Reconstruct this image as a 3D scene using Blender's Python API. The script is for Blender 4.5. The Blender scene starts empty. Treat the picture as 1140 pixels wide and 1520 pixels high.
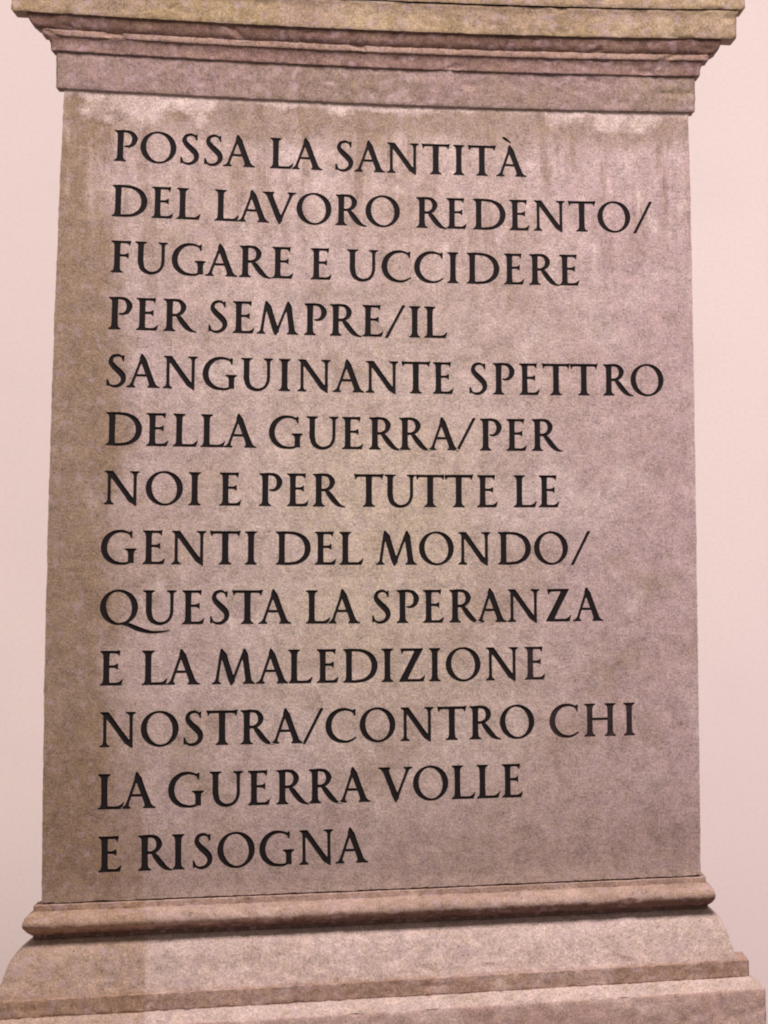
import bpy, bmesh, math, random
import numpy as np
from mathutils import Vector, noise
random.seed(4)
scn = bpy.context.scene
COL = scn.collection

# ---------------------------------------------------------------- camera
cam_d = bpy.data.cameras.new('camera'); cam = bpy.data.objects.new('camera', cam_d); COL.objects.link(cam)
cam.location = (-0.00156, -24.0, -0.04383)
cam.rotation_euler = (math.pi / 2, 0, 0)
cam_d.sensor_fit = 'HORIZONTAL'; cam_d.sensor_width = 36; cam_d.lens = 36 * 22920 / 1140
cam_d.clip_start = 0.05; cam_d.clip_end = 60
scn.camera = cam

# ---------------------------------------------------------------- light
world = bpy.data.worlds.new('World'); scn.world = world; world.use_nodes = True
bg = world.node_tree.nodes['Background']
bg.inputs[0].default_value = (1.0, 0.93, 0.90, 1); bg.inputs[1].default_value = 0.27

def lamp(name, loc, target, size, size_y, power, color):
    d = bpy.data.lights.new(name, 'AREA'); d.shape = 'RECTANGLE'; d.size = size; d.size_y = size_y
    d.energy = power; d.color = color
    o = bpy.data.objects.new(name, d); COL.objects.link(o); o.location = loc
    o.rotation_euler = (Vector(target) - Vector(loc)).to_track_quat('-Z', 'Y').to_euler()
    return o
lamp('overhead_lamp', (0.4, -2.0, 3.1), (0.05, 0.1, -0.2), 1.6, 1.2, 194, (1.0, 0.93, 0.93))
lamp('wall_fill_light', (2.4, 0.9, 0.1), (0.5, 2.6, 0.1), 0.5, 2.6, 28, (1.0, 0.87, 0.98))  # added light out of view, brightens and pinks the wall on the right
lamp('wall_fill_light', (-2.4, 0.9, 0.9), (-0.5, 2.6, 0.9), 0.5, 2.0, 21, (1.0, 0.91, 0.85))  # its added warmer counterpart, tints the wall on the left

scn.view_settings.view_transform = 'Standard'; scn.view_settings.look = 'None'
scn.view_settings.exposure = 0.0; scn.view_settings.gamma = 1.0
scn.cycles.filter_width = 2.0
scn.cycles.max_bounces = 6

# ---------------------------------------------------------------- node helper
class NT:
    def __init__(s, name):
        s.m = bpy.data.materials.new(name); s.m.use_nodes = True; s.t = s.m.node_tree; s.n = s.t.nodes
        s.b = s.n['Principled BSDF']; s.b.inputs['Specular IOR Level'].default_value = 0.25
        s.tc = s.n.new('ShaderNodeTexCoord')
        s.pos = s.tc.outputs['Object']
        sp = s.n.new('ShaderNodeSeparateXYZ'); s.t.links.new(s.pos, sp.inputs[0])
        s.x, s.y, s.z = sp.outputs
    def put(s, sock, v):
        if hasattr(v, 'links'): s.t.links.new(v, sock)
        elif v is not None: sock.default_value = v
    def math(s, op, a, b=None, c=None, clamp=False):
        n = s.n.new('ShaderNodeMath'); n.operation = op; n.use_clamp = clamp
        for i, v in enumerate((a, b, c)):
            if v is not None: s.put(n.inputs[i], v)
        return n.outputs[0]
    def noise(s, scale, detail=4, rough=.55, stretch=None, off=(0, 0, 0), dist=0):
        v = s.pos
        if stretch or off != (0, 0, 0):
            mp = s.n.new('ShaderNodeMapping'); s.t.links.new(v, mp.inputs[0])
            mp.inputs['Scale'].default_value = stretch or (1, 1, 1); mp.inputs['Location'].default_value = off; v = mp.outputs[0]
        n = s.n.new('ShaderNodeTexNoise'); s.t.links.new(v, n.inputs['Vector'])
        n.inputs['Scale'].default_value = scale; n.inputs['Detail'].default_value = detail
        n.inputs['Roughness'].default_value = rough; n.inputs['Distortion'].default_value = dist
        return n.outputs['Fac']
    def step(s, v, a, b, lo=0.0, hi=1.0):                # smooth ramp a->b to lo->hi
        n = s.n.new('ShaderNodeMapRange'); n.interpolation_type = 'SMOOTHSTEP'; s.put(n.inputs[0], v)
        n.inputs[1].default_value = a; n.inputs[2].default_value = b; n.inputs[3].default_value = lo; n.inputs[4].default_value = hi
        return n.outputs[0]
    def mul(s, a, b): return s.math('MULTIPLY', a, b)
    def add(s, a, b): return s.math('ADD', a, b)
    def mix(s, f, a, b, mode='MIX'):
        n = s.n.new('ShaderNodeMix'); n.data_type = 'RGBA'; n.blend_type = mode; n.clamp_factor = True
        s.put(n.inputs[0], f)
        for sock, v in ((n.inputs[6], a), (n.inputs[7], b)):
            if isinstance(v, tuple): v = (*v, 1) if len(v) == 3 else v
            s.put(sock, v)
        return n.outputs[2]
    def bump(s, h, strength, dist, prev=None):
        n = s.n.new('ShaderNodeBump'); s.put(n.inputs['Height'], h)
        n.inputs['Strength'].default_value = strength; n.inputs['Distance'].default_value = dist
        if prev is not None: s.t.links.new(prev, n.inputs['Normal'])
        return n.outputs[0]
    def done(s, color, rough=.9, normal=None):
        s.put(s.b.inputs['Base Color'], color if not isinstance(color, tuple) else (*color, 1))
        s.put(s.b.inputs['Roughness'], rough)
        if normal is not None: s.t.links.new(normal, s.b.inputs['Normal'])
        return s.m

WX = [-1.33774, -1.96503, 0.20638, 0.42919, -0.35275, 0.23415, -0.09291, 0.03862]
WZ = [-2.01271, 0.31384, -2.03338, 0.32685, 0.50163, 0.03037, -0.19663, -0.39889]
def level(t):
    """height measured along the (slightly leaning) courses instead of plumb"""
    u = t.mul(t.x, 2.0); v = t.mul(t.z, 1 / .6); uu = t.mul(u, u); vv = t.mul(v, v)
    terms = (t.mul(u, v), uu, vv, t.mul(uu, v), t.mul(u, vv), t.mul(uu, u), t.mul(vv, v), u)
    z = t.z
    for k, q in zip(WZ, terms): z = t.add(z, t.mul(q, -.01 * k))
    return z

def srgb(r, g, b):
    f = lambda c: (c / 255 / 12.92) if c <= 10 else ((c / 255 + .055) / 1.055) ** 2.4
    return (f(r), f(g), f(b))

def grain(t, c, amt=1.0):
    """mottle, crystals and pits shared by all the stone"""
    m1 = t.noise(34, 6, .65, dist=.4); m2 = t.noise(110, 4, .7, off=(3, 1, 2)); g1 = t.noise(290, 3, .75, off=(7, 0, 1)); g2 = t.noise(560, 2, .6, off=(1, 5, 2))
    v = t.add(t.mul(t.math('SUBTRACT', m1, .5), 1.1 * amt), t.mul(t.math('SUBTRACT', m2, .5), .95 * amt))
    v = t.add(v, t.mul(t.math('SUBTRACT', g1, .5), 1.9 * amt)); v = t.add(v, t.mul(t.math('SUBTRACT', g2, .5), 1.5 * amt))
    v = t.add(v, 1.0)
    comb = t.n.new('ShaderNodeCombineColor')
    for i in range(3): t.t.links.new(v, comb.inputs[i])
    c = t.mix(1.0, c, comb.outputs[0], 'MULTIPLY')
    # patches of hue: lilac and ochre flecks
    hue = t.noise(60, 3, .6, off=(9, 2, 4))
    c = t.mix(t.step(hue, .52, .68, 0, .42), c, srgb(190, 162, 168)); c = t.mix(t.step(hue, .44, .30, 0, .26), c, srgb(160, 136, 98))
    h = t.add(t.mul(m1, .5), t.add(t.mul(m2, .5), t.mul(g1, .5)))
    nrm = t.bump(h, .45, .004)
    return c, nrm

def stone_shaft():
    t = NT('weathered_limestone_shaft'); t.z = level(t)
    big = t.noise(2.6, 5, .55, off=(.3, 0, 4)); big2 = t.noise(6.5, 6, .62, off=(5, 0, 1), dist=.6); big3 = t.noise(15, 6, .7, stretch=(1, 1, .7), off=(1, 3, 9), dist=.5)
    c = t.mix(t.step(big, .36, .64), srgb(188, 163, 153), srgb(194, 170, 165))
    c = t.mix(t.step(t.add(t.x, t.mul(big2, .3)), .25, .62, 0, .75), c, srgb(190, 160, 160))
    cx = t.math('ABSOLUTE', t.add(t.x, .02)); cz = t.math('ABSOLUTE', t.add(t.z, .10))
    mid = t.mul(t.step(t.add(cx, t.mul(big, .3)), .52, .16), t.step(t.add(cz, t.mul(big2, .25)), .64, .15))
    c = t.mix(t.mul(mid, .68), c, srgb(204, 185, 162))
    c = t.mix(t.step(big2, .50, .66, 0, .50), c, srgb(160, 137, 116))
    c = t.mix(t.step(big2, .47, .34, 0, .50), c, srgb(212, 190, 184))
    c = t.mix(t.step(big3, .54, .70, 0, .45), c, srgb(152, 127, 114)); c = t.mix(t.step(big3, .45, .32, 0, .55), c, srgb(220, 200, 192))
    # tan weathering down the left arris
    edge = t.noise(9, 6, .65, stretch=(1, 1, .55), off=(2, 0, 0))
    lx = t.add(t.x, t.mul(t.math('SUBTRACT', edge, .5), .30))
    c = t.mix(t.step(lx, -.380, -.455, 0, .8), c, srgb(144, 118, 92))
    # run-off streaks under the cornice
    st = t.noise(1, 5, .6, stretch=(34, 8, 4.5), off=(0, 0, 2)); top = t.step(t.z, .22, .60)
    c = t.mix(t.mul(t.mul(t.step(st, .50, .62), top), .75), c, srgb(144, 118, 102))
    c = t.mix(t.mul(t.mul(t.step(st, .47, .36), top), .42), c, srgb(212, 188, 182))
    # grime band with pale lime patches right under the neck band
    gz = t.noise(7, 5, .6, stretch=(1, 1, .8), off=(8, 0, 3)); zz = t.add(t.z, t.mul(t.math('SUBTRACT', gz, .5), .16))
    c = t.mix(t.mul(t.step(zz, .525, .575), .72), c, srgb(146, 122, 104))
    pn = t.noise(17, 6, .7, stretch=(1, 1, 1.0), off=(1.5, 0, 7))
    for (px, pw, pz) in ((-.385, .070, .565), (-.30, .045, .575), (.385, .070, .583), (.27, .030, .590), (.02, .10, .598), (.32, .05, .602), (-.13, .07, .598), (.47, .03, .595), (-.46, .05, .60)):
        dx = t.math('DIVIDE', t.math('SUBTRACT', t.x, px), pw); dz = t.math('DIVIDE', t.math('SUBTRACT', t.z, .617), .617 - pz)
        r = t.math('SQRT', t.add(t.mul(dx, dx), t.mul(dz, dz))); r = t.add(r, t.mul(t.math('SUBTRACT', pn, .5), 3.4))
        c = t.mix(t.step(r, 1.3, .72, 0, .68), c, srgb(218, 194, 187))
    ll = t.noise(22, 5, .7, off=(0, 6, 2)); c = t.mix(t.mul(t.step(t.add(t.z, t.mul(ll, .022)), .612, .618), .6), c, srgb(204, 180, 170))
    # lower part: duller, a tide line of lime just above the joint
    lo = t.add(t.z, t.mul(t.math('SUBTRACT', big2, .5), .25))
    c = t.mix(t.step(lo, -.42, -.60, 0, .6), c, srgb(156, 130, 118))
    sp = t.noise(40, 4, .7, off=(4, 4, 4)); c = t.mix(t.mul(t.step(t.add(t.z, t.mul(sp, .05)), -.555, -.578), .55), c, srgb(188, 164, 152))
    # tonal break: the strip at lower left is browner up to an upright line
    dl = t.mul(t.step(t.x, -.372, -.382), t.step(t.z, -.30, -.52)); c = t.mix(t.mul(dl, .50), c, srgb(138, 110, 84))
    c, n = grain(t, c)
    return t.done(c, .88, n)

def stone_mould(name, base, alt, pale, pale_amt=.5, low=False, soot_shade=None):
    t = NT(name)
    a = t.noise(5, 6, .6, stretch=(1, 1, 1.6), off=(1, 0, 3), dist=.5); b = t.noise(1, 4, .6, stretch=(16, 8, 5), off=(6, 0, 0))
    c = t.mix(t.step(a, .36, .66), base, alt)
    c = t.mix(t.mul(t.step(b, .52, .68), .4), c, pale)
    c = t.mix(t.mul(t.step(b, .44, .30), .35), c, tuple(v * .62 for v in base))
    e = t.noise(18, 6, .7, off=(3, 3, 0)); c = t.mix(t.step(e, .54, .68, 0, pale_amt), c, pale)
    if low: c = t.mix(t.mul(t.step(t.x, -.366, -.378), .55), c, srgb(158, 124, 96))
    if soot_shade:                                    # soot plus the shade of the underside, both painted in, ragged edge
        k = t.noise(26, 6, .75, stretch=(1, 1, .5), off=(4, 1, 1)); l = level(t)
        c = t.mix(t.step(t.add(l, t.mul(t.math('SUBTRACT', k, .5), .022)), soot_shade, soot_shade - .007, 0, .74), c, srgb(84, 58, 56))
    c, n = grain(t, c, .9)
    return t.done(c, .9, n), t

M_shaft = stone_shaft()
M_top, _ = stone_mould('ochre_limestone', srgb(160, 136, 104), srgb(156, 130, 112), srgb(188, 163, 140), .5)
M_ov, _ = stone_mould('red_brown_limestone', srgb(128, 98, 86), srgb(120, 90, 82), srgb(164, 132, 120), .35)
M_nfil, _ = stone_mould('pale_fillet_limestone', srgb(162, 132, 118), srgb(146, 116, 102), srgb(186, 158, 146), .5)
M_neck, _ = stone_mould('neck_limestone', srgb(156, 128, 124), srgb(142, 121, 104), srgb(184, 157, 153), .3)
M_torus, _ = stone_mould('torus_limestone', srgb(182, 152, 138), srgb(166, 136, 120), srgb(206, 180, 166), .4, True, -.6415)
M_base, _ = stone_mould('pale_base_limestone', srgb(208, 182, 172), srgb(196, 170, 156), srgb(220, 195, 188), .6, True)
M_fil, _ = stone_mould('stained_fillet_limestone', srgb(184, 152, 136), srgb(166, 132, 114), srgb(214, 186, 174), .75, True)
M_pl, _ = stone_mould('rosy_plinth_limestone', srgb(210, 180, 168), srgb(196, 160, 148), srgb(224, 196, 186), .5, True)
M_joint, _ = stone_mould('joint_mortar', srgb(70, 48, 44), srgb(60, 42, 38), srgb(90, 66, 60), .2)

def paint(name, col, worn, amt):
    t = NT(name); a = t.noise(90, 5, .7); b = t.noise(420, 2, .6)
    c = t.mix(t.step(a, .45, .75, 0, amt), col, worn); c = t.mix(t.step(b, .60, .75, 0, amt * 1.4), c, worn)
    return t.done(c, .62, t.bump(b, .25, .001))
M_ink = paint('black_letter_paint', srgb(24, 16, 17), srgb(70, 52, 48), .12)
M_ink2 = paint('faded_letter_paint', srgb(46, 34, 35), srgb(104, 84, 80), .35)

# ---------------------------------------------------------------- helpers
def settle(x, z):
    """the old block is not true: it tapers, and its courses bow and lean by a centimetre or two"""
    u, v = x / .5, max(-1.5, min(1.5, z / .6))
    B = (u * v, u * u, v * v, u * u * v, u * v * v, u ** 3, v ** 3)
    return (x + .01 * (sum(a * b for a, b in zip(WX, B)) + WX[7] * v), z + .01 * (sum(a * b for a, b in zip(WZ, B)) + WZ[7] * u))

FLOOR = -1.30
DEPTH = 0.24
def thing(name, label, cat, loc):
    o = bpy.data.objects.new(name, None); COL.objects.link(o); o.location = loc; o.empty_display_size = .1
    o['label'] = label; o['category'] = cat
    return o
pedestal = thing('inscribed_pedestal', 'weathered tan stone pedestal with a moulded cornice and base and a black Italian inscription', 'pedestal', (0, DEPTH / 2, FLOOR))
OFF = Vector((0, -DEPTH / 2, -FLOOR))

def part(name, me, mat, parent=pedestal, loc=None, label=None):
    o = bpy.data.objects.new(name, me); COL.objects.link(o); o.parent = parent
    o.location = OFF if loc is None else loc
    me.materials.append(mat)
    if label: o['label'] = label
    return o

def resample(P, step):
    out = []
    for a, b in zip(P[:-1], P[1:]):
        a, b = np.array(a, float), np.array(b, float)
        n = max(1, int(math.hypot(b[1] - a[1], b[3] - a[3]) / step))
        for k in range(n): out.append(a + (b - a) * k / n)
    out.append(np.array(P[-1], float)); return out

def arris(P, r):
    """chamfer the sharp corners of a profile a little"""
    out = [P[0]]
    for i in range(1, len(P) - 1):
        a, b, c = (np.array(q, float) for q in P[i - 1:i + 2])
        u, v = a - b, c - b; lu, lv = np.linalg.norm(u[[1, 3]]), np.linalg.norm(v[[1, 3]])
        cosang = (u[1] * v[1] + u[3] * v[3]) / (lu * lv)
        if cosang > -.75 and min(lu, lv) > r * 1.5: out += [tuple(b + u / lu * r), tuple(b + v / lv * r)]
        else: out.append(tuple(b))
    out.append(P[-1]); return out

def moulding(name, P, mat, rough=.0011, r=.0016, step=.004, seed=0, back=DEPTH, label=None, front=1.0):
    """P: profile rows (dL, dR, zL, zR), top to bottom; swept round the pedestal, joints bedded into the neighbours"""
    P = [tuple(p) for p in P]
    P = arris([(P[0][0] - .05, P[0][1] - .05, P[0][2], P[0][3])] + P + [(P[-1][0] - .05, P[-1][1] - .05, P[-1][2], P[-1][3])], r)[1:-1]
    P = [(P[0][0] - .006, P[0][1] - .006, P[0][2] + .0, P[0][3] + .0)] + P + [(P[-1][0] - .006, P[-1][1] - .006, P[-1][2], P[-1][3])]
    P = resample(P, step)
    NF, NS, ch = 300, 60, .0022
    V, F = [], []
    for (dL, dR, zL, zR) in P:
        dm = (dL + dR) / 2; x0, x1 = -.5 - dL, .5 + dR; y0, y1 = -dm * front, back + dm
        ring = [(x0, y1), (x0, y0 + ch)] if False else []
        for k in range(NS): ring.append((x0, y1 + (y0 + ch - y1) * (k / (NS - 1)) ** .5, 0))
        for k in range(NF): ring.append((x0 + ch + (x1 - x0 - 2 * ch) * k / (NF - 1), y0, 1))
        for k in range(NS): ring.append((x1, y0 + ch + (y1 - y0 - ch) * (k / (NS - 1)) ** 2, 2))
        for (x, y, s) in ring:
            f = (x - x0) / (x1 - x0); z = zL + (zR - zL) * f
            q = Vector((x * 14 + seed * 7, y * 14, z * 30)); q2 = Vector((x * 75, y * 75 + seed, z * 90))
            e = -min(.0020, max(0, noise.noise(Vector((x * 26 + seed, y * 26, z * 55 + seed * 3))) - .45) * .018) + rough * (noise.noise(q) * .5 + noise.noise(q2) * .8 + min(0, noise.noise(q2 * 2.3) + .35) * 1.5)
            ez = rough * .9 * (.5 * noise.noise(Vector((x * 22 + 50, y * 22, seed))) + .7 * noise.noise(Vector((x * 90, y * 90 + 9, seed))))
            if s == 0: x -= e
            elif s == 2: x += e
            else: y -= e
            X, Z = settle(x, z + ez)
            V.append((X, y, Z))
    n = 2 * NS + NF
    for j in range(len(P) - 1):
        for i in range(n):
            a, b = j * n + i, j * n + (i + 1) % n
            F.append((a, a + n, b + n, b))
    # caps: two centre fans
    for j, flip in ((0, False), (len(P) - 1, True)):
        c = len(V); pts = V[j * n:(j + 1) * n]
        V.append((sum(p[0] for p in pts) / n, back / 2, sum(p[2] for p in pts) / n))
        for i in range(n):
            a, b = j * n + i, j * n + (i + 1) % n
            F.append((a, b, c) if not flip else (b, a, c))
    me = bpy.data.meshes.new(name); me.from_pydata(V, [], F); me.update()
    bm = bmesh.new(); bm.from_mesh(me); bmesh.ops.recalc_face_normals(bm, faces=bm.faces[:]); bm.to_mesh(me); bm.free()
    for p in me.polygons: p.use_smooth = True
    me.set_sharp_from_angle(angle=math.radians(40))
    return part(name, me, mat, label=label)

# ---------------------------------------------------------------- setting
def sheet(name, verts, faces, mat):
    me = bpy.data.meshes.new(name); me.from_pydata(verts, [], faces); me.materials.append(mat)
    o = bpy.data.objects.new(name, me); COL.objects.link(o); o['kind'] = 'structure'; return o
t = NT('pale_pink_plaster')
w1 = t.noise(.9, 3, .5, off=(2, 0, 1)); w2 = t.noise(7, 5, .6); w3 = t.noise(160, 3, .6)
c = t.mix(t.step(w1, .4, .65), srgb(232, 214, 209), srgb(236, 220, 212)); c = t.mix(t.step(w2, .45, .75, 0, .3), c, srgb(226, 210, 204)); c = t.mix(t.step(w3, .4, .75, 0, .25), c, srgb(214, 196, 192))
M_wall = t.done(c, .95, t.bump(w3, .08, .002))
sheet('wall', [(-5, 2.6, FLOOR - .02), (5, 2.6, FLOOR - .02), (5, 2.6, 3.6), (-5, 2.6, 3.6)], [(0, 1, 2, 3)], M_wall)
t = NT('grey_floor'); f1 = t.noise(3, 6, .6); M_floor = t.done(t.mix(f1, srgb(120, 108, 102), srgb(142, 130, 122)), .9)
sheet('floor', [(-5, -27, FLOOR), (5, -27, FLOOR), (5, 2.7, FLOOR), (-5, 2.7, FLOOR)], [(0, 1, 2, 3)], M_floor)

# ---------------------------------------------------------------- cornice (dL, dR, zL, zR)
ZT = (.6127, .6140); ZB = -.6107
moulding('top_slab', [(.1040, .1020, .95, .95), (.1040, .1020, .7895, .7911)], M_top, seed=1, r=.003, front=0.35)
moulding('abacus', [(.0950, .0930, .7850, .7890), (.0890, .0870, .7775, .7800), (.0862, .0862, .7690, .7720), (.0840, .0851, .7357, .7403)], M_top, seed=2, front=0.35)
moulding('ovolo', [(.0614, .0612, .7400, .7440), (.0606, .0600, .7310, .7340), (.0574, .0563, .7239, .7265), (.0535, .0530, .7175, .7200), (.0481, .0479, .7129, .7158), (.0394, .0394, .7080, .7113)], M_ov, seed=3, r=.0008, step=.0025, front=0.4)
moulding('narrow_fillet', [(.0375, .0375, .7100, .7130), (.0372, .0370, .6994, .7022)], M_nfil, seed=4, rough=.0009, step=.0025, front=0.45)
M_cav, _ = stone_mould('cavetto_limestone', srgb(146, 116, 108), srgb(132, 102, 92), srgb(180, 150, 140), .4)
moulding('cavetto', [(.0320, .0320, .7010, .7035), (.0265, .0265, .6935, .6960), (.0235, .0235, .6870, .6900), (.0222, .0222, .6800, .6840), (.0219, .0214, .6740, .6757)], M_cav, seed=5, r=.0008, step=.0025, front=0.45)
moulding('neck_band', [(.0145, .0143, .6760, .6775), (.0136, .0135, .6723, .6743), (.0127, .0118, .6300, .6300), (.0125, .0106, ZT[0], ZT[1])], M_neck, seed=6, r=.0012, front=.42)

# ---------------------------------------------------------------- base
moulding('joint', [(-.0016, -.0016, ZB + .002, ZB + .001), (-.0016, -.0016, ZB - .0060, ZB - .0060)], M_joint, seed=7, r=.0001, rough=.0006)
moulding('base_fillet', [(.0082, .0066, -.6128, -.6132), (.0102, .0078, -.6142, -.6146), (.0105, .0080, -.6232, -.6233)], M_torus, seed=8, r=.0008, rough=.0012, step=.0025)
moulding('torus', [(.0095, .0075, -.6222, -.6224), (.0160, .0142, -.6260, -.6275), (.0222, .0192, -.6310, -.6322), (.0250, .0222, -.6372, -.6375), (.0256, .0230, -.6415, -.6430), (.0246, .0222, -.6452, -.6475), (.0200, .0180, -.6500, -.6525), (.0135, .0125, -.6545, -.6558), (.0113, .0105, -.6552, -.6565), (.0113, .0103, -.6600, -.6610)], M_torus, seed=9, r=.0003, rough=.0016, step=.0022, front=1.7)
moulding('base_cyma', [(.0105, .0100, -.6585, -.6595), (.0170, .0165, -.6635, -.6650), (.0240, .0240, -.6690, -.6712), (.0310, .0300, -.6748, -.6775), (.0370, .0348, -.6815, -.6845), (.0430, .0392, -.6905, -.6935), (.0475, .0428, -.7000, -.7030), (.0517, .0460, -.7125, -.7142), (.0565, .0508, -.7250, -.7255), (.0620, .0556, -.7400, -.7405), (.0620, .0556, -.7450, -.7450)], M_base, seed=10, r=.0003, rough=.0014, step=.003, front=1.0)
moulding('lower_fillet', [(.0800, .0758, -.7415, -.7415), (.0802, .0761, -.7670, -.7680)], M_fil, seed=11, r=.0018, rough=.0016, step=.003)
moulding('weathering', [(.0765, .0735, -.7650, -.7660), (.0900, .0860, -.7745, -.7750), (.1035, .1000, -.7862, -.7872)], M_base, seed=13, r=.0005, rough=.0014, step=.004)
moulding('plinth', [(.1030, .1000, -.7850, -.7858), (.1050, .1027, -.7875, -.7882), (.1050, .1027, FLOOR, FLOOR)], M_pl, seed=12, r=.0015, rough=.0016, step=.006)

# ---- lettering: the alphabet of the inscription, drawn as filled shapes -------------
GR = 110                                     # grid cells per cap height
GX0, GX1, GY0, GY1 = -0.2, 2.15, -0.45, 1.5
gx = np.arange(GX0, GX1, 1 / GR); gy = np.arange(GY0, GY1, 1 / GR)
PX, PY = np.meshgrid(gx, gy)
STEM, HAIR = 0.158, 0.068

class Glyph:
    def __init__(s): s.f = np.full(PX.shape, -9.0)      # > 0 inside
    def poly(s, pts):
        x = np.array([p[0] for p in pts]); y = np.array([p[1] for p in pts])
        inside = np.zeros(PX.shape, bool); d2 = np.full(PX.shape, 9.0)
        for i in range(len(x)):
            x0, y0, x1, y1 = x[i - 1], y[i - 1], x[i], y[i]
            if y0 != y1:
                c = ((y0 > PY) != (y1 > PY)) & (PX < (x1 - x0) * (PY - y0) / (y1 - y0) + x0)
                inside ^= c
            L2 = (x1 - x0) ** 2 + (y1 - y0) ** 2
            if L2 > 1e-12:
                t = np.clip(((PX - x0) * (x1 - x0) + (PY - y0) * (y1 - y0)) / L2, 0, 1)
                d2 = np.minimum(d2, (PX - x0 - t * (x1 - x0)) ** 2 + (PY - y0 - t * (y1 - y0)) ** 2)
        d = np.sqrt(d2)
        s.f = np.maximum(s.f, np.where(inside, d, -d))
    def path(s, pts, closed=False):                     # (x, y, width) knots, smooth
        P = np.array(pts, float); n = len(P)
        if closed: P = np.vstack([P[-1], P, P[0], P[1]])
        else: P = np.vstack([2 * P[0] - P[1], P, 2 * P[-1] - P[-2]])
        for i in range(1, len(P) - 2):
            m = int(np.hypot(*(P[i + 1] - P[i])[:2]) * 60) + 3
            for t in np.linspace(0, 1, m):
                q = .5 * ((2 * P[i]) + (P[i + 1] - P[i - 1]) * t + (2 * P[i - 1] - 5 * P[i] + 4 * P[i + 1] - P[i + 2]) * t * t
                          + (3 * P[i] - P[i - 1] - 3 * P[i + 1] + P[i + 2]) * t ** 3)
                s.f = np.maximum(s.f, q[2] / 2 - np.hypot(PX - q[0], PY - q[1]))
    def ring(s, cx, cy, rx, ry, ix, iy, tilt):
        a = np.linspace(0, 2 * np.pi, 73)[:-1]
        s.poly([(cx + rx * np.cos(t), cy + ry * np.sin(t)) for t in a])
        c, n = np.cos(tilt), np.sin(tilt)
        g = Glyph(); g.poly([(cx + ix * np.cos(t) * c - iy * np.sin(t) * n, cy + ix * np.cos(t) * n + iy * np.sin(t) * c) for t in a])
        s.f = np.minimum(s.f, -g.f)
    def stem(s, p0, p1, w, bot=(0, 0), top=(0, 0), w1=None):
        # upright or slanting stroke from p0 (foot) to p1 (head), w = width across the page
        w1 = w if w1 is None else w1; b = .15; th = .034
        L, Rr = [], []
        for t in np.concatenate([[0, .015, .030, .0345], np.linspace(.04, .96, 33), [.9655, .970, .985, 1]]):
            y = p0[1] + t * (p1[1] - p0[1]); cx = p0[0] + t * (p1[0] - p0[0])
            hw = (w + t * (w1 - w)) / 2 * (1 + .10 * (2 * t - 1) ** 2 - .04)
            e = [0, 0]
            for ser, d in ((bot, t * (p1[1] - p0[1])), (top, (1 - t) * (p1[1] - p0[1]))):
                g = 1 if d < th else (max(0, 1 - (d - th) / b)) ** 3.2 * .62
                e[0] = max(e[0], ser[0] * g); e[1] = max(e[1], ser[1] * g)
            L.append((cx - hw - e[0], y)); Rr.append((cx + hw + e[1], y))
        s.poly(L + Rr[::-1])
    def arm(s, x0, x1, y0, y1, up=0, dn=0, slant=0):
        sg = 1 if x1 > x0 else -1; T, B = [], []; b = .15; n = abs(x1 - x0)
        for t in np.concatenate([np.linspace(0, .96, 26), [.975, .985, 1]]):
            d = (1 - t) * n; g = (max(0, 1 - d / b)) ** 2.6
            x = x0 + t * (x1 - x0)
            T.append((x + slant * up * g, y1 + up * g)); B.append((x - slant * dn * g, y0 - dn * g))
        s.poly(T + B[::-1])

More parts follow.
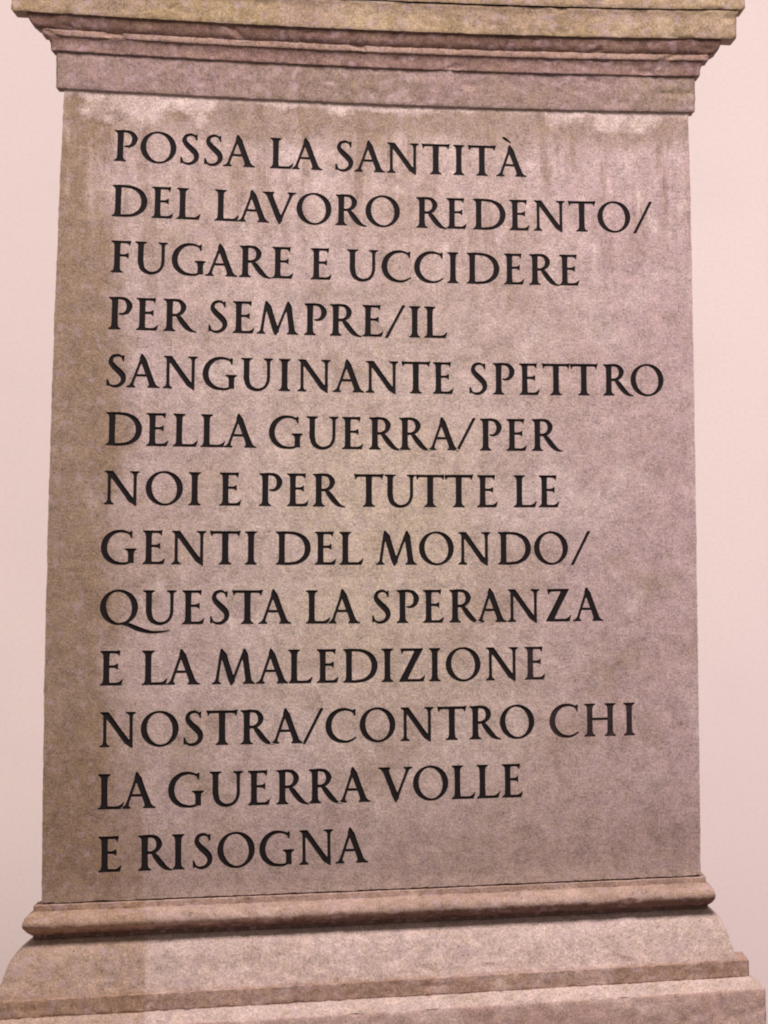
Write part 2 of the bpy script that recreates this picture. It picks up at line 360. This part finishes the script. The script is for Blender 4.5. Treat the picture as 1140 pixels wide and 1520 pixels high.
def draw(c):
    g = Glyph(); S = STEM; h = HAIR; q = .084
    if c == 'I': g.stem((.150, 0), (.150, 1), S, (q, q), (q, q))
    elif c in 'EFL':
        g.stem((.150, 0), (.150, 1), S, (q, .03 if c != 'F' else q), (q, q if c == 'L' else .03))
        if c != 'L':
            g.arm(.18, .535, 1 - h * .9, 1, .012, .085, .25); g.arm(.18, .475, .515, .515 + h * .85, .062, .062, .0)
        if c == 'E': g.arm(.18, .575, 0, h * .95, .105, .0, .42)
        if c == 'L': g.arm(.18, .635, 0, h * .95, .125, .0, .42)
    elif c == 'T':
        g.stem((.430, 0), (.430, 1 - .01), S, (q, q)); g.arm(.43, .845, 1 - h * .95, 1, .025, .088, .42); g.arm(.43, .015, 1 - h * .95, 1, .012, .088, -.42)
    elif c == 'H':
        g.stem((.150, 0), (.150, 1), S, (q, q), (q, q)); g.stem((.800, 0), (.800, 1), S, (q, q), (q, q)); g.arm(.15, .8, .50, .50 + h * .85)
    elif c in 'OQ':
        g.ring(.525, .5, .525, .520, .368, .472, .16)
        if c == 'Q': g.path([(.60, .02, .05), (.80, -.02, .10), (1.08, -.145, .125), (1.42, -.235, .075), (1.72, -.228, .045), (1.95, -.19, .015)])
    elif c == 'D':
        g.stem((.150, 0), (.150, 1), S, (q, .0), (q, .0))
        g.path([(.14, .973, h), (.36, .972, h), (.60, .930, .085), (.82, .775, .135), (.915, .515, S + .005), (.845, .245, .135), (.63, .072, .085), (.36, .026, h), (.14, .026, h)])
    elif c == 'P':
        g.stem((.150, 0), (.150, 1), S, (q, q), (q, .0))
        g.path([(.14, .972, h), (.30, .978, h), (.46, .930, .095), (.560, .760, S - .01), (.515, .575, .110), (.40, .487, .062), (.29, .487, .038)])
    elif c == 'R':
        g.stem((.150, 0), (.150, 1), S, (q, q), (q, .0))
        g.path([(.14, .972, h), (.30, .978, h), (.45, .935, .095), (.545, .775, S - .015), (.495, .600, .105), (.36, .512, h), (.2, .505, h)])
        g.path([(.355, .50, .05), (.44, .40, .125), (.575, .215, .145), (.70, .075, .115), (.81, .012, .055), (.915, -.012, .022)])
    elif c in 'CG':
        g.path([(.835, .885, .045), (.74, .945, .052), (.56, .982, h), (.34, .930, .100), (.155, .750, .140), (.085, .490, S), (.150, .240, .145), (.335, .066, .105), (.56, .012, .062)]
               + ([(.74, .045, .05), (.885, .135, .028)] if c == 'C' else [(.72, .020, .058), (.83, .075, .055)]))
        g.poly([(.850, .985), (.872, .975), (.868, .790), (.848, .785), (.790, .905), (.80, .94)])
        if c == 'G': g.stem((.845, .035), (.845, .455), S - .01, (0, 0), (q + .005, q - .01))
    elif c == 'S':
        g.path([(.452, .895, .035), (.385, .955, .05), (.285, .982, h), (.150, .925, .085), (.105, .775, .118), (.195, .630, .150), (.340, .490, .165), (.455, .345, .150), (.465, .185, .118), (.36, .055, .085), (.225, .015, h), (.11, .045, .046), (.04, .115, .030)])
        g.poly([(.468, .985), (.486, .978), (.480, .800), (.460, .795), (.415, .900), (.43, .94)])
        g.poly([(.005, .225), (.024, .230), (.075, .105), (.06, .05), (.018, .025), (.0, .035)])
    elif c == 'U':
        g.path([(.150, .92, S - .015), (.150, .60, S - .015), (.152, .36, S - .012), (.225, .125, .120), (.430, .013, h + .012), (.655, .085, .068), (.765, .30, .072), (.775, .60, .072), (.775, .92, .075)])
        g.stem((.150, .82), (.150, 1), (S - .015) / 1.06, (0, 0), (q, q)); g.stem((.775, .82), (.775, 1), .071, (0, 0), (.095, .085))
    elif c == 'V':
        g.stem((.500, .10), (.165, 1), S + .008, (0, 0), (.085, .075)); g.stem((.530, .10), (.875, 1), .064, (0, 0), (.095, .075))
        g.poly([(.417, .105), (.480, -.030), (.508, -.035), (.583, .095), (.5, .15)])
    elif c in 'AÀ':
        g.stem((.110, 0), (.410, .90), .064, (.090, .085), (0, 0)); g.stem((.765, 0), (.440, .90), S + .008, (.075, .085), (0, 0))
        g.poly([(.357, .905), (.398, 1.040), (.428, 1.038), (.523, .895), (.44, .85)])
        g.arm(.24, .62, .345, .345 + h * .85)
        if c == 'À': g.poly([(.190, 1.30), (.235, 1.325), (.300, 1.290), (.465, 1.135), (.445, 1.115), (.235, 1.230)])
    elif c == 'N':
        g.stem((.140, 0), (.140, .98), .070, (.090, .085), (0, 0)); g.stem((.855, .0), (.855, 1), .070, (0, 0), (.105, .080))
        g.stem((.785, .08), (.155, .99), S + .012, (0, 0), (0, 0))
        g.poly([(.02, 1.0), (.24, 1.0), (.17, .84), (.105, .90), (.07, .955), (.015, .98)])
        g.poly([(.892, .15), (.892, -.035), (.865, -.035), (.692, .085), (.75, .12)])
    elif c == 'M':
        g.stem((.120, 0), (.250, .90), .068, (.090, .085), (0, 0)); g.stem((.560, .09), (.315, .90), S + .01, (0, 0), (0, 0))
        g.stem((.590, .09), (.885, .90), .062, (0, 0), (0, 0)); g.stem((1.055, 0), (.935, .90), S, (.080, .085), (0, 0))
        g.poly([(.217, .905), (.245, 1.040), (.278, 1.038), (.399, .895), (.30, .85)])
        g.poly([(.476, .095), (.530, -.030), (.560, -.035), (.640, .085), (.57, .15)])
        g.poly([(.852, .905), (.903, 1.040), (.940, 1.038), (1.014, .895), (.93, .85)])
    elif c == 'Z':
        g.arm(.60, .055, 1 - h * .95, 1, .0, .10, -.3); g.stem((.115, .01), (.595, .99), S + .035); g.arm(.10, .715, 0, h * .95, .125, 0, .35)
        g.poly([(.5, 1), (.695, 1), (.69, .985), (.6, .9)]); g.poly([(.02, .0), (.2, 0), (.1, .1), (.022, .015)])
    elif c == '/': g.stem((.035, -.03), (.565, 1.02), .078)
    return g.f + .0115                           # strokes a touch bolder

def contours(f):
    """closed outlines where f = 0, points in cap heights, inside on the left"""
    # soften corners a little, as in cut letters
    k = np.array([1, 2, 1]) / 4.0
    f = np.clip(f, -.05, .05)
    f = np.apply_along_axis(lambda r: np.convolve(r, k, 'same'), 0, f); f = np.apply_along_axis(lambda r: np.convolve(r, k, 'same'), 1, f)
    f[0, :] = f[-1, :] = f[:, 0] = f[:, -1] = -.05
    f = f + 1e-7
    seg = {}
    H, W = f.shape
    b = f > 0
    cell = b[:-1, :-1] * 1 + b[:-1, 1:] * 2 + b[1:, 1:] * 4 + b[1:, :-1] * 8
    def ep(j, i, e):       # edge id
        return {0: ('h', j, i), 1: ('v', j, i + 1), 2: ('h', j + 1, i), 3: ('v', j, i)}[e]
    T = {1: [(0, 3)], 2: [(1, 0)], 3: [(1, 3)], 4: [(2, 1)], 5: [(0, 3), (2, 1)], 6: [(2, 0)], 7: [(2, 3)], 8: [(3, 2)],
         9: [(0, 2)], 10: [(1, 0), (3, 2)], 11: [(1, 2)], 12: [(3, 1)], 13: [(0, 1)], 14: [(3, 0)]}
    for j, i in zip(*np.nonzero((cell > 0) & (cell < 15))):
        for a, c in T[int(cell[j, i])]: seg[ep(j, i, a)] = ep(j, i, c)
    def pos(e):
        k_, j, i = e
        if k_ == 'h': t = f[j, i] / (f[j, i] - f[j, i + 1]); return (gx[i] + t / GR, gy[j])
        t = f[j, i] / (f[j, i] - f[j + 1, i]); return (gx[i], gy[j] + t / GR)
    out = []
    while seg:
        s0 = next(iter(seg)); loop = []; e = s0
        while e in seg:
            loop.append(pos(e)); e = seg.pop(e)
        out.append(simplify(loop, .0022))
    return [o for o in out if len(o) > 4]

def simplify(P, tol):
    P = np.array(P); n = len(P)
    far = int(np.argmax(((P - P[0]) ** 2).sum(1)))
    def rdp(a, bidx):
        if bidx <= a + 1: return []
        A, B = P[a % n], P[bidx % n]; d = B - A; L = np.hypot(*d) + 1e-12
        Q = P[a + 1:bidx]; e = np.abs((Q[:, 0] - A[0]) * d[1] - (Q[:, 1] - A[1]) * d[0]) / L
        m = int(e.argmax())
        if e[m] < tol: return []
        m += a + 1
        return rdp(a, m) + [m] + rdp(m, bidx)
    idx = [0] + rdp(0, far) + [far] + rdp(far, n)
    return [tuple(P[i]) for i in idx]
# ---- end of lettering --------------------------------------------------------------


# ---------------------------------------------------------------- the inscription
TEXT_Z, PITCH, CAP = 0.49902, 0.08911, 0.0498
LINES = [
    ('POSSA LA SANTITÀ', [-0.404, -0.3548, -0.3069, -0.2704, -0.2308, -0.1645, -0.1251, -0.0662, -0.0254, 0.0273, 0.0804, 0.1176, 0.1553, 0.2032]),
    ('DEL LAVORO REDENTO/', [-0.3953, -0.3459, -0.3063, -0.2481, -0.2071, -0.1674, -0.1131, -0.0544, -0.0047, 0.0739, 0.1137, 0.1668, 0.2159, 0.2648, 0.3183, 0.3715, 0.4193]),
    ('FUGARE E UCCIDERE', [-0.4058, -0.3606, -0.3042, -0.2547, -0.2024, -0.1608, -0.101, -0.0362, 0.0172, 0.069, 0.1075, 0.156, 0.2063, 0.2561, 0.2966]),
    ('PER SEMPRE/IL', [-0.404, -0.3641, -0.3151, -0.2582, -0.2193, -0.1674, -0.1091, -0.0616, -0.0197, 0.0154, 0.0464, 0.0799]),
    ('SANGUINANTE SPETTRO', [-0.4075, -0.3679, -0.313, -0.254, -0.1978, -0.1557, -0.1105, -0.0572, -0.0049, 0.0483, 0.0915, 0.1475, 0.1884, 0.2297, 0.2729, 0.3183, 0.375, 0.4222]),
    ('DELLA GUERRA/PER', [-0.3942, -0.3451, -0.3036, -0.2627, -0.222, -0.1529, -0.0968, -0.0504, -0.0, 0.0469, 0.0915, 0.127, 0.167, 0.2084, 0.2577]),
    ('NOI E PER TUTTE LE', [-0.3952, -0.3334, -0.2887, -0.2353, -0.175, -0.134, -0.0862, -0.0249, 0.0238, 0.0708, 0.1157, 0.161, 0.2215, 0.2596]),
    ('GENTI DEL MONDO/', [-0.398, -0.3471, -0.2961, -0.2422, -0.2039, -0.1402, -0.0914, -0.0517, 0.0176, 0.0801, 0.1399, 0.2036, 0.2622, 0.3098]),
    ('QUESTA LA SPERANZA', [-0.3964, -0.3373, -0.2883, -0.2495, -0.2084, -0.1675, -0.1026, -0.0631, -0.0057, 0.0352, 0.0751, 0.1248, 0.1661, 0.2173, 0.2734, 0.321]),
    ('E LA MALEDIZIONE', [-0.4055, -0.3435, -0.3024, -0.2286, -0.1708, -0.129, -0.0878, -0.0381, 0.0033, 0.0415, 0.0766, 0.121, 0.1824, 0.2347]),
    ('NOSTRA/CONTRO CHI', [-0.3956, -0.3355, -0.2869, -0.2449, -0.1928, -0.149, -0.1104, -0.0678, -0.0122, 0.0487, 0.1028, 0.1553, 0.2053, 0.2804, 0.3382, 0.3857]),
    ('LA GUERRA VOLLE', [-0.4044, -0.3653, -0.2972, -0.2386, -0.1905, -0.1402, -0.0915, -0.048, 0.0148, 0.0689, 0.12, 0.1591, 0.197]),
    ('E RISOGNA', [-0.4054, -0.3403, -0.3083, -0.2731, -0.2244, -0.1646, -0.1058, -0.0525]),
]

outl = {}
def outline(ch):
    if ch not in outl:
        cs = contours(draw(ch)); xs = [p[0] for c_ in cs for p in c_]
        lo, hi = min(xs), max(xs)
        if ch == 'Q': hi = 1.05
        outl[ch] = (cs, (lo + hi) / 2)
    return outl[ch]
WIDTH = {'N': 1.02, 'Z': 1.04, 'A': 1.0, 'V': 1.02, 'O': 1.0, 'H': .99, 'U': 1.04, 'D': 1.0, 'E': .98, 'R': 1.02, 'T': 1.045, 'C': 1.01, 'P': 1.02, 'S': 1.0}
letters = []                                   # (char, line index, loops in plane coordinates)
for li, (text, xs) in enumerate(LINES):
    k = 0
    for ch in text:
        if ch == ' ': continue
        cs, mid = outline(ch); f = 1.03 * WIDTH.get(ch, 1.0)
        z0 = TEXT_Z - PITCH * li; x0 = xs[k]
        loops = [[settle(x0 + (px - mid) * CAP * f, z0 + py * CAP) for px, py in c_] for c_ in cs]
        letters.append((ch, li, k, loops)); k += 1

def fill_curve(loops, name):
    """flat triangulated face with holes, from closed loops in the x-z plane"""
    cu = bpy.data.curves.new(name, 'CURVE'); cu.dimensions = '2D'; cu.fill_mode = 'FRONT'
    for lp in loops:
        s = cu.splines.new('POLY'); s.points.add(len(lp) - 1)
        s.points.foreach_set('co', [v for p in lp for v in (p[0], p[1], 0, 1)]); s.use_cyclic_u = True
    o = bpy.data.objects.new(name, cu); COL.objects.link(o)
    dg = bpy.context.evaluated_depsgraph_get(); me = bpy.data.meshes.new_from_object(o.evaluated_get(dg))
    V = [(v.co.x, v.co.y) for v in me.vertices]; T = [tuple(p.vertices) for p in me.polygons]
    bpy.data.objects.remove(o); bpy.data.curves.remove(cu); bpy.data.meshes.remove(me)
    return V, T

def area(lp): return sum(a[0] * b[1] - b[0] * a[1] for a, b in zip(lp, lp[1:] + lp[:1])) / 2

# shaft: front face with the letters cut into it, sides and back
def arris_line(side):
    pts = []
    for k in range(301):
        z = ZB + (ZT[0 if side < 0 else 1] + .004 - ZB) * k / 300
        e = .0009 * noise.noise(Vector((side * 5, 2, z * 18))) + .0007 * noise.noise(Vector((side * 3, 7, z * 95))) + .001 * min(0, noise.noise(Vector((side, 1, z * 160))) + .3)
        pts.append((side * (.5 + e), z))
    return pts
Lp, Rp = arris_line(-1), arris_line(1)
bot = []
for k in range(1, 200):
    x = -.5 + k / 200; bot.append((x, ZB + .0010 * noise.noise(Vector((x * 25, 4, 2))) + .0012 * noise.noise(Vector((x * 110, 1, 2)))))
top = [(.5 - k / 100, ZT[1] + (ZT[0] - ZT[1]) * k / 100 + .004) for k in range(1, 100)]
outer = [settle(*p) for p in Lp[::-1][:-1] + [Lp[0]] + bot + Rp + top]
SB = .0011                                      # tiny chamfer so that the arrises catch light
V2, T2 = fill_curve([outer] + [lp for l in letters for lp in l[3]], 'face')
V = [(x, 0.0, z) for x, z in V2]; F = list(T2)
CUT = .0042
for l in letters:                               # walls of every cut
    for lp in l[3]:
        b0 = len(V); n = len(lp)
        V += [(x, 0.0, z) for x, z in lp] + [(x, CUT, z) for x, z in lp]
        for i in range(n):
            j = (i + 1) % n; F.append((b0 + i, b0 + j, b0 + n + j, b0 + n + i))
b0 = len(V); n = len(outer)                     # block behind
for y in (0.0, DEPTH): V += [(x, y, z) for x, z in outer]
for i in range(n):
    j = (i + 1) % n; F.append((b0 + i, b0 + n + i, b0 + n + j, b0 + j))
F.append(tuple(range(b0 + n, b0 + 2 * n)))
me = bpy.data.meshes.new('shaft'); me.from_pydata(V, [], F); me.update()
bm = bmesh.new(); bm.from_mesh(me); bmesh.ops.remove_doubles(bm, verts=bm.verts[:], dist=1e-6)
bmesh.ops.recalc_face_normals(bm, faces=bm.faces[:]); bm.to_mesh(me); bm.free()
shaft = part('shaft', me, M_shaft)

ORD = ['first', 'second', 'third', 'fourth', 'fifth', 'sixth', 'seventh', 'eighth', 'ninth', 'tenth', 'eleventh', 'twelfth', 'last']
PAINT0, PAINT1 = .0022, .0075
for ch, li, k, loops in letters:
    V2, T2 = fill_curve(loops, 'letter')
    cx = sum(p[0] for p in loops[0]) / len(loops[0]); cz = min(p[1] for p in loops[0])
    nv = len(V2)
    V = [(x - cx, 0.0, z - cz) for x, z in V2] + [(x - cx, PAINT1 - PAINT0, z - cz) for x, z in V2]
    F = list(T2) + [tuple(i + nv for i in reversed(t_)) for t_ in T2]
    for lp in loops:
        b0 = len(V); n = len(lp)
        V += [(x - cx, 0.0, z - cz) for x, z in lp] + [(x - cx, PAINT1 - PAINT0, z - cz) for x, z in lp]
        for i in range(n):
            j = (i + 1) % n; F.append((b0 + i, b0 + j, b0 + n + j, b0 + n + i))
    me = bpy.data.meshes.new('letter'); me.from_pydata(V, [], F); me.update()
    bm = bmesh.new(); bm.from_mesh(me); bmesh.ops.remove_doubles(bm, verts=bm.verts[:], dist=1e-6)
    bmesh.ops.recalc_face_normals(bm, faces=bm.faces[:]); bm.to_mesh(me); bm.free()
    faded = (li == 10 and k >= 13) or (li == 9 and k >= 13)
    name = 'slash' if ch == '/' else 'letter'
    word = ('slash' if ch == '/' else 'letter ' + ch)
    part(name, me, M_ink2 if faded else M_ink, parent=shaft, loc=(cx, PAINT0, cz),
         label=('faded grey ' if faded else 'black ') + word + ' in the ' + ORD[li] + ' line')
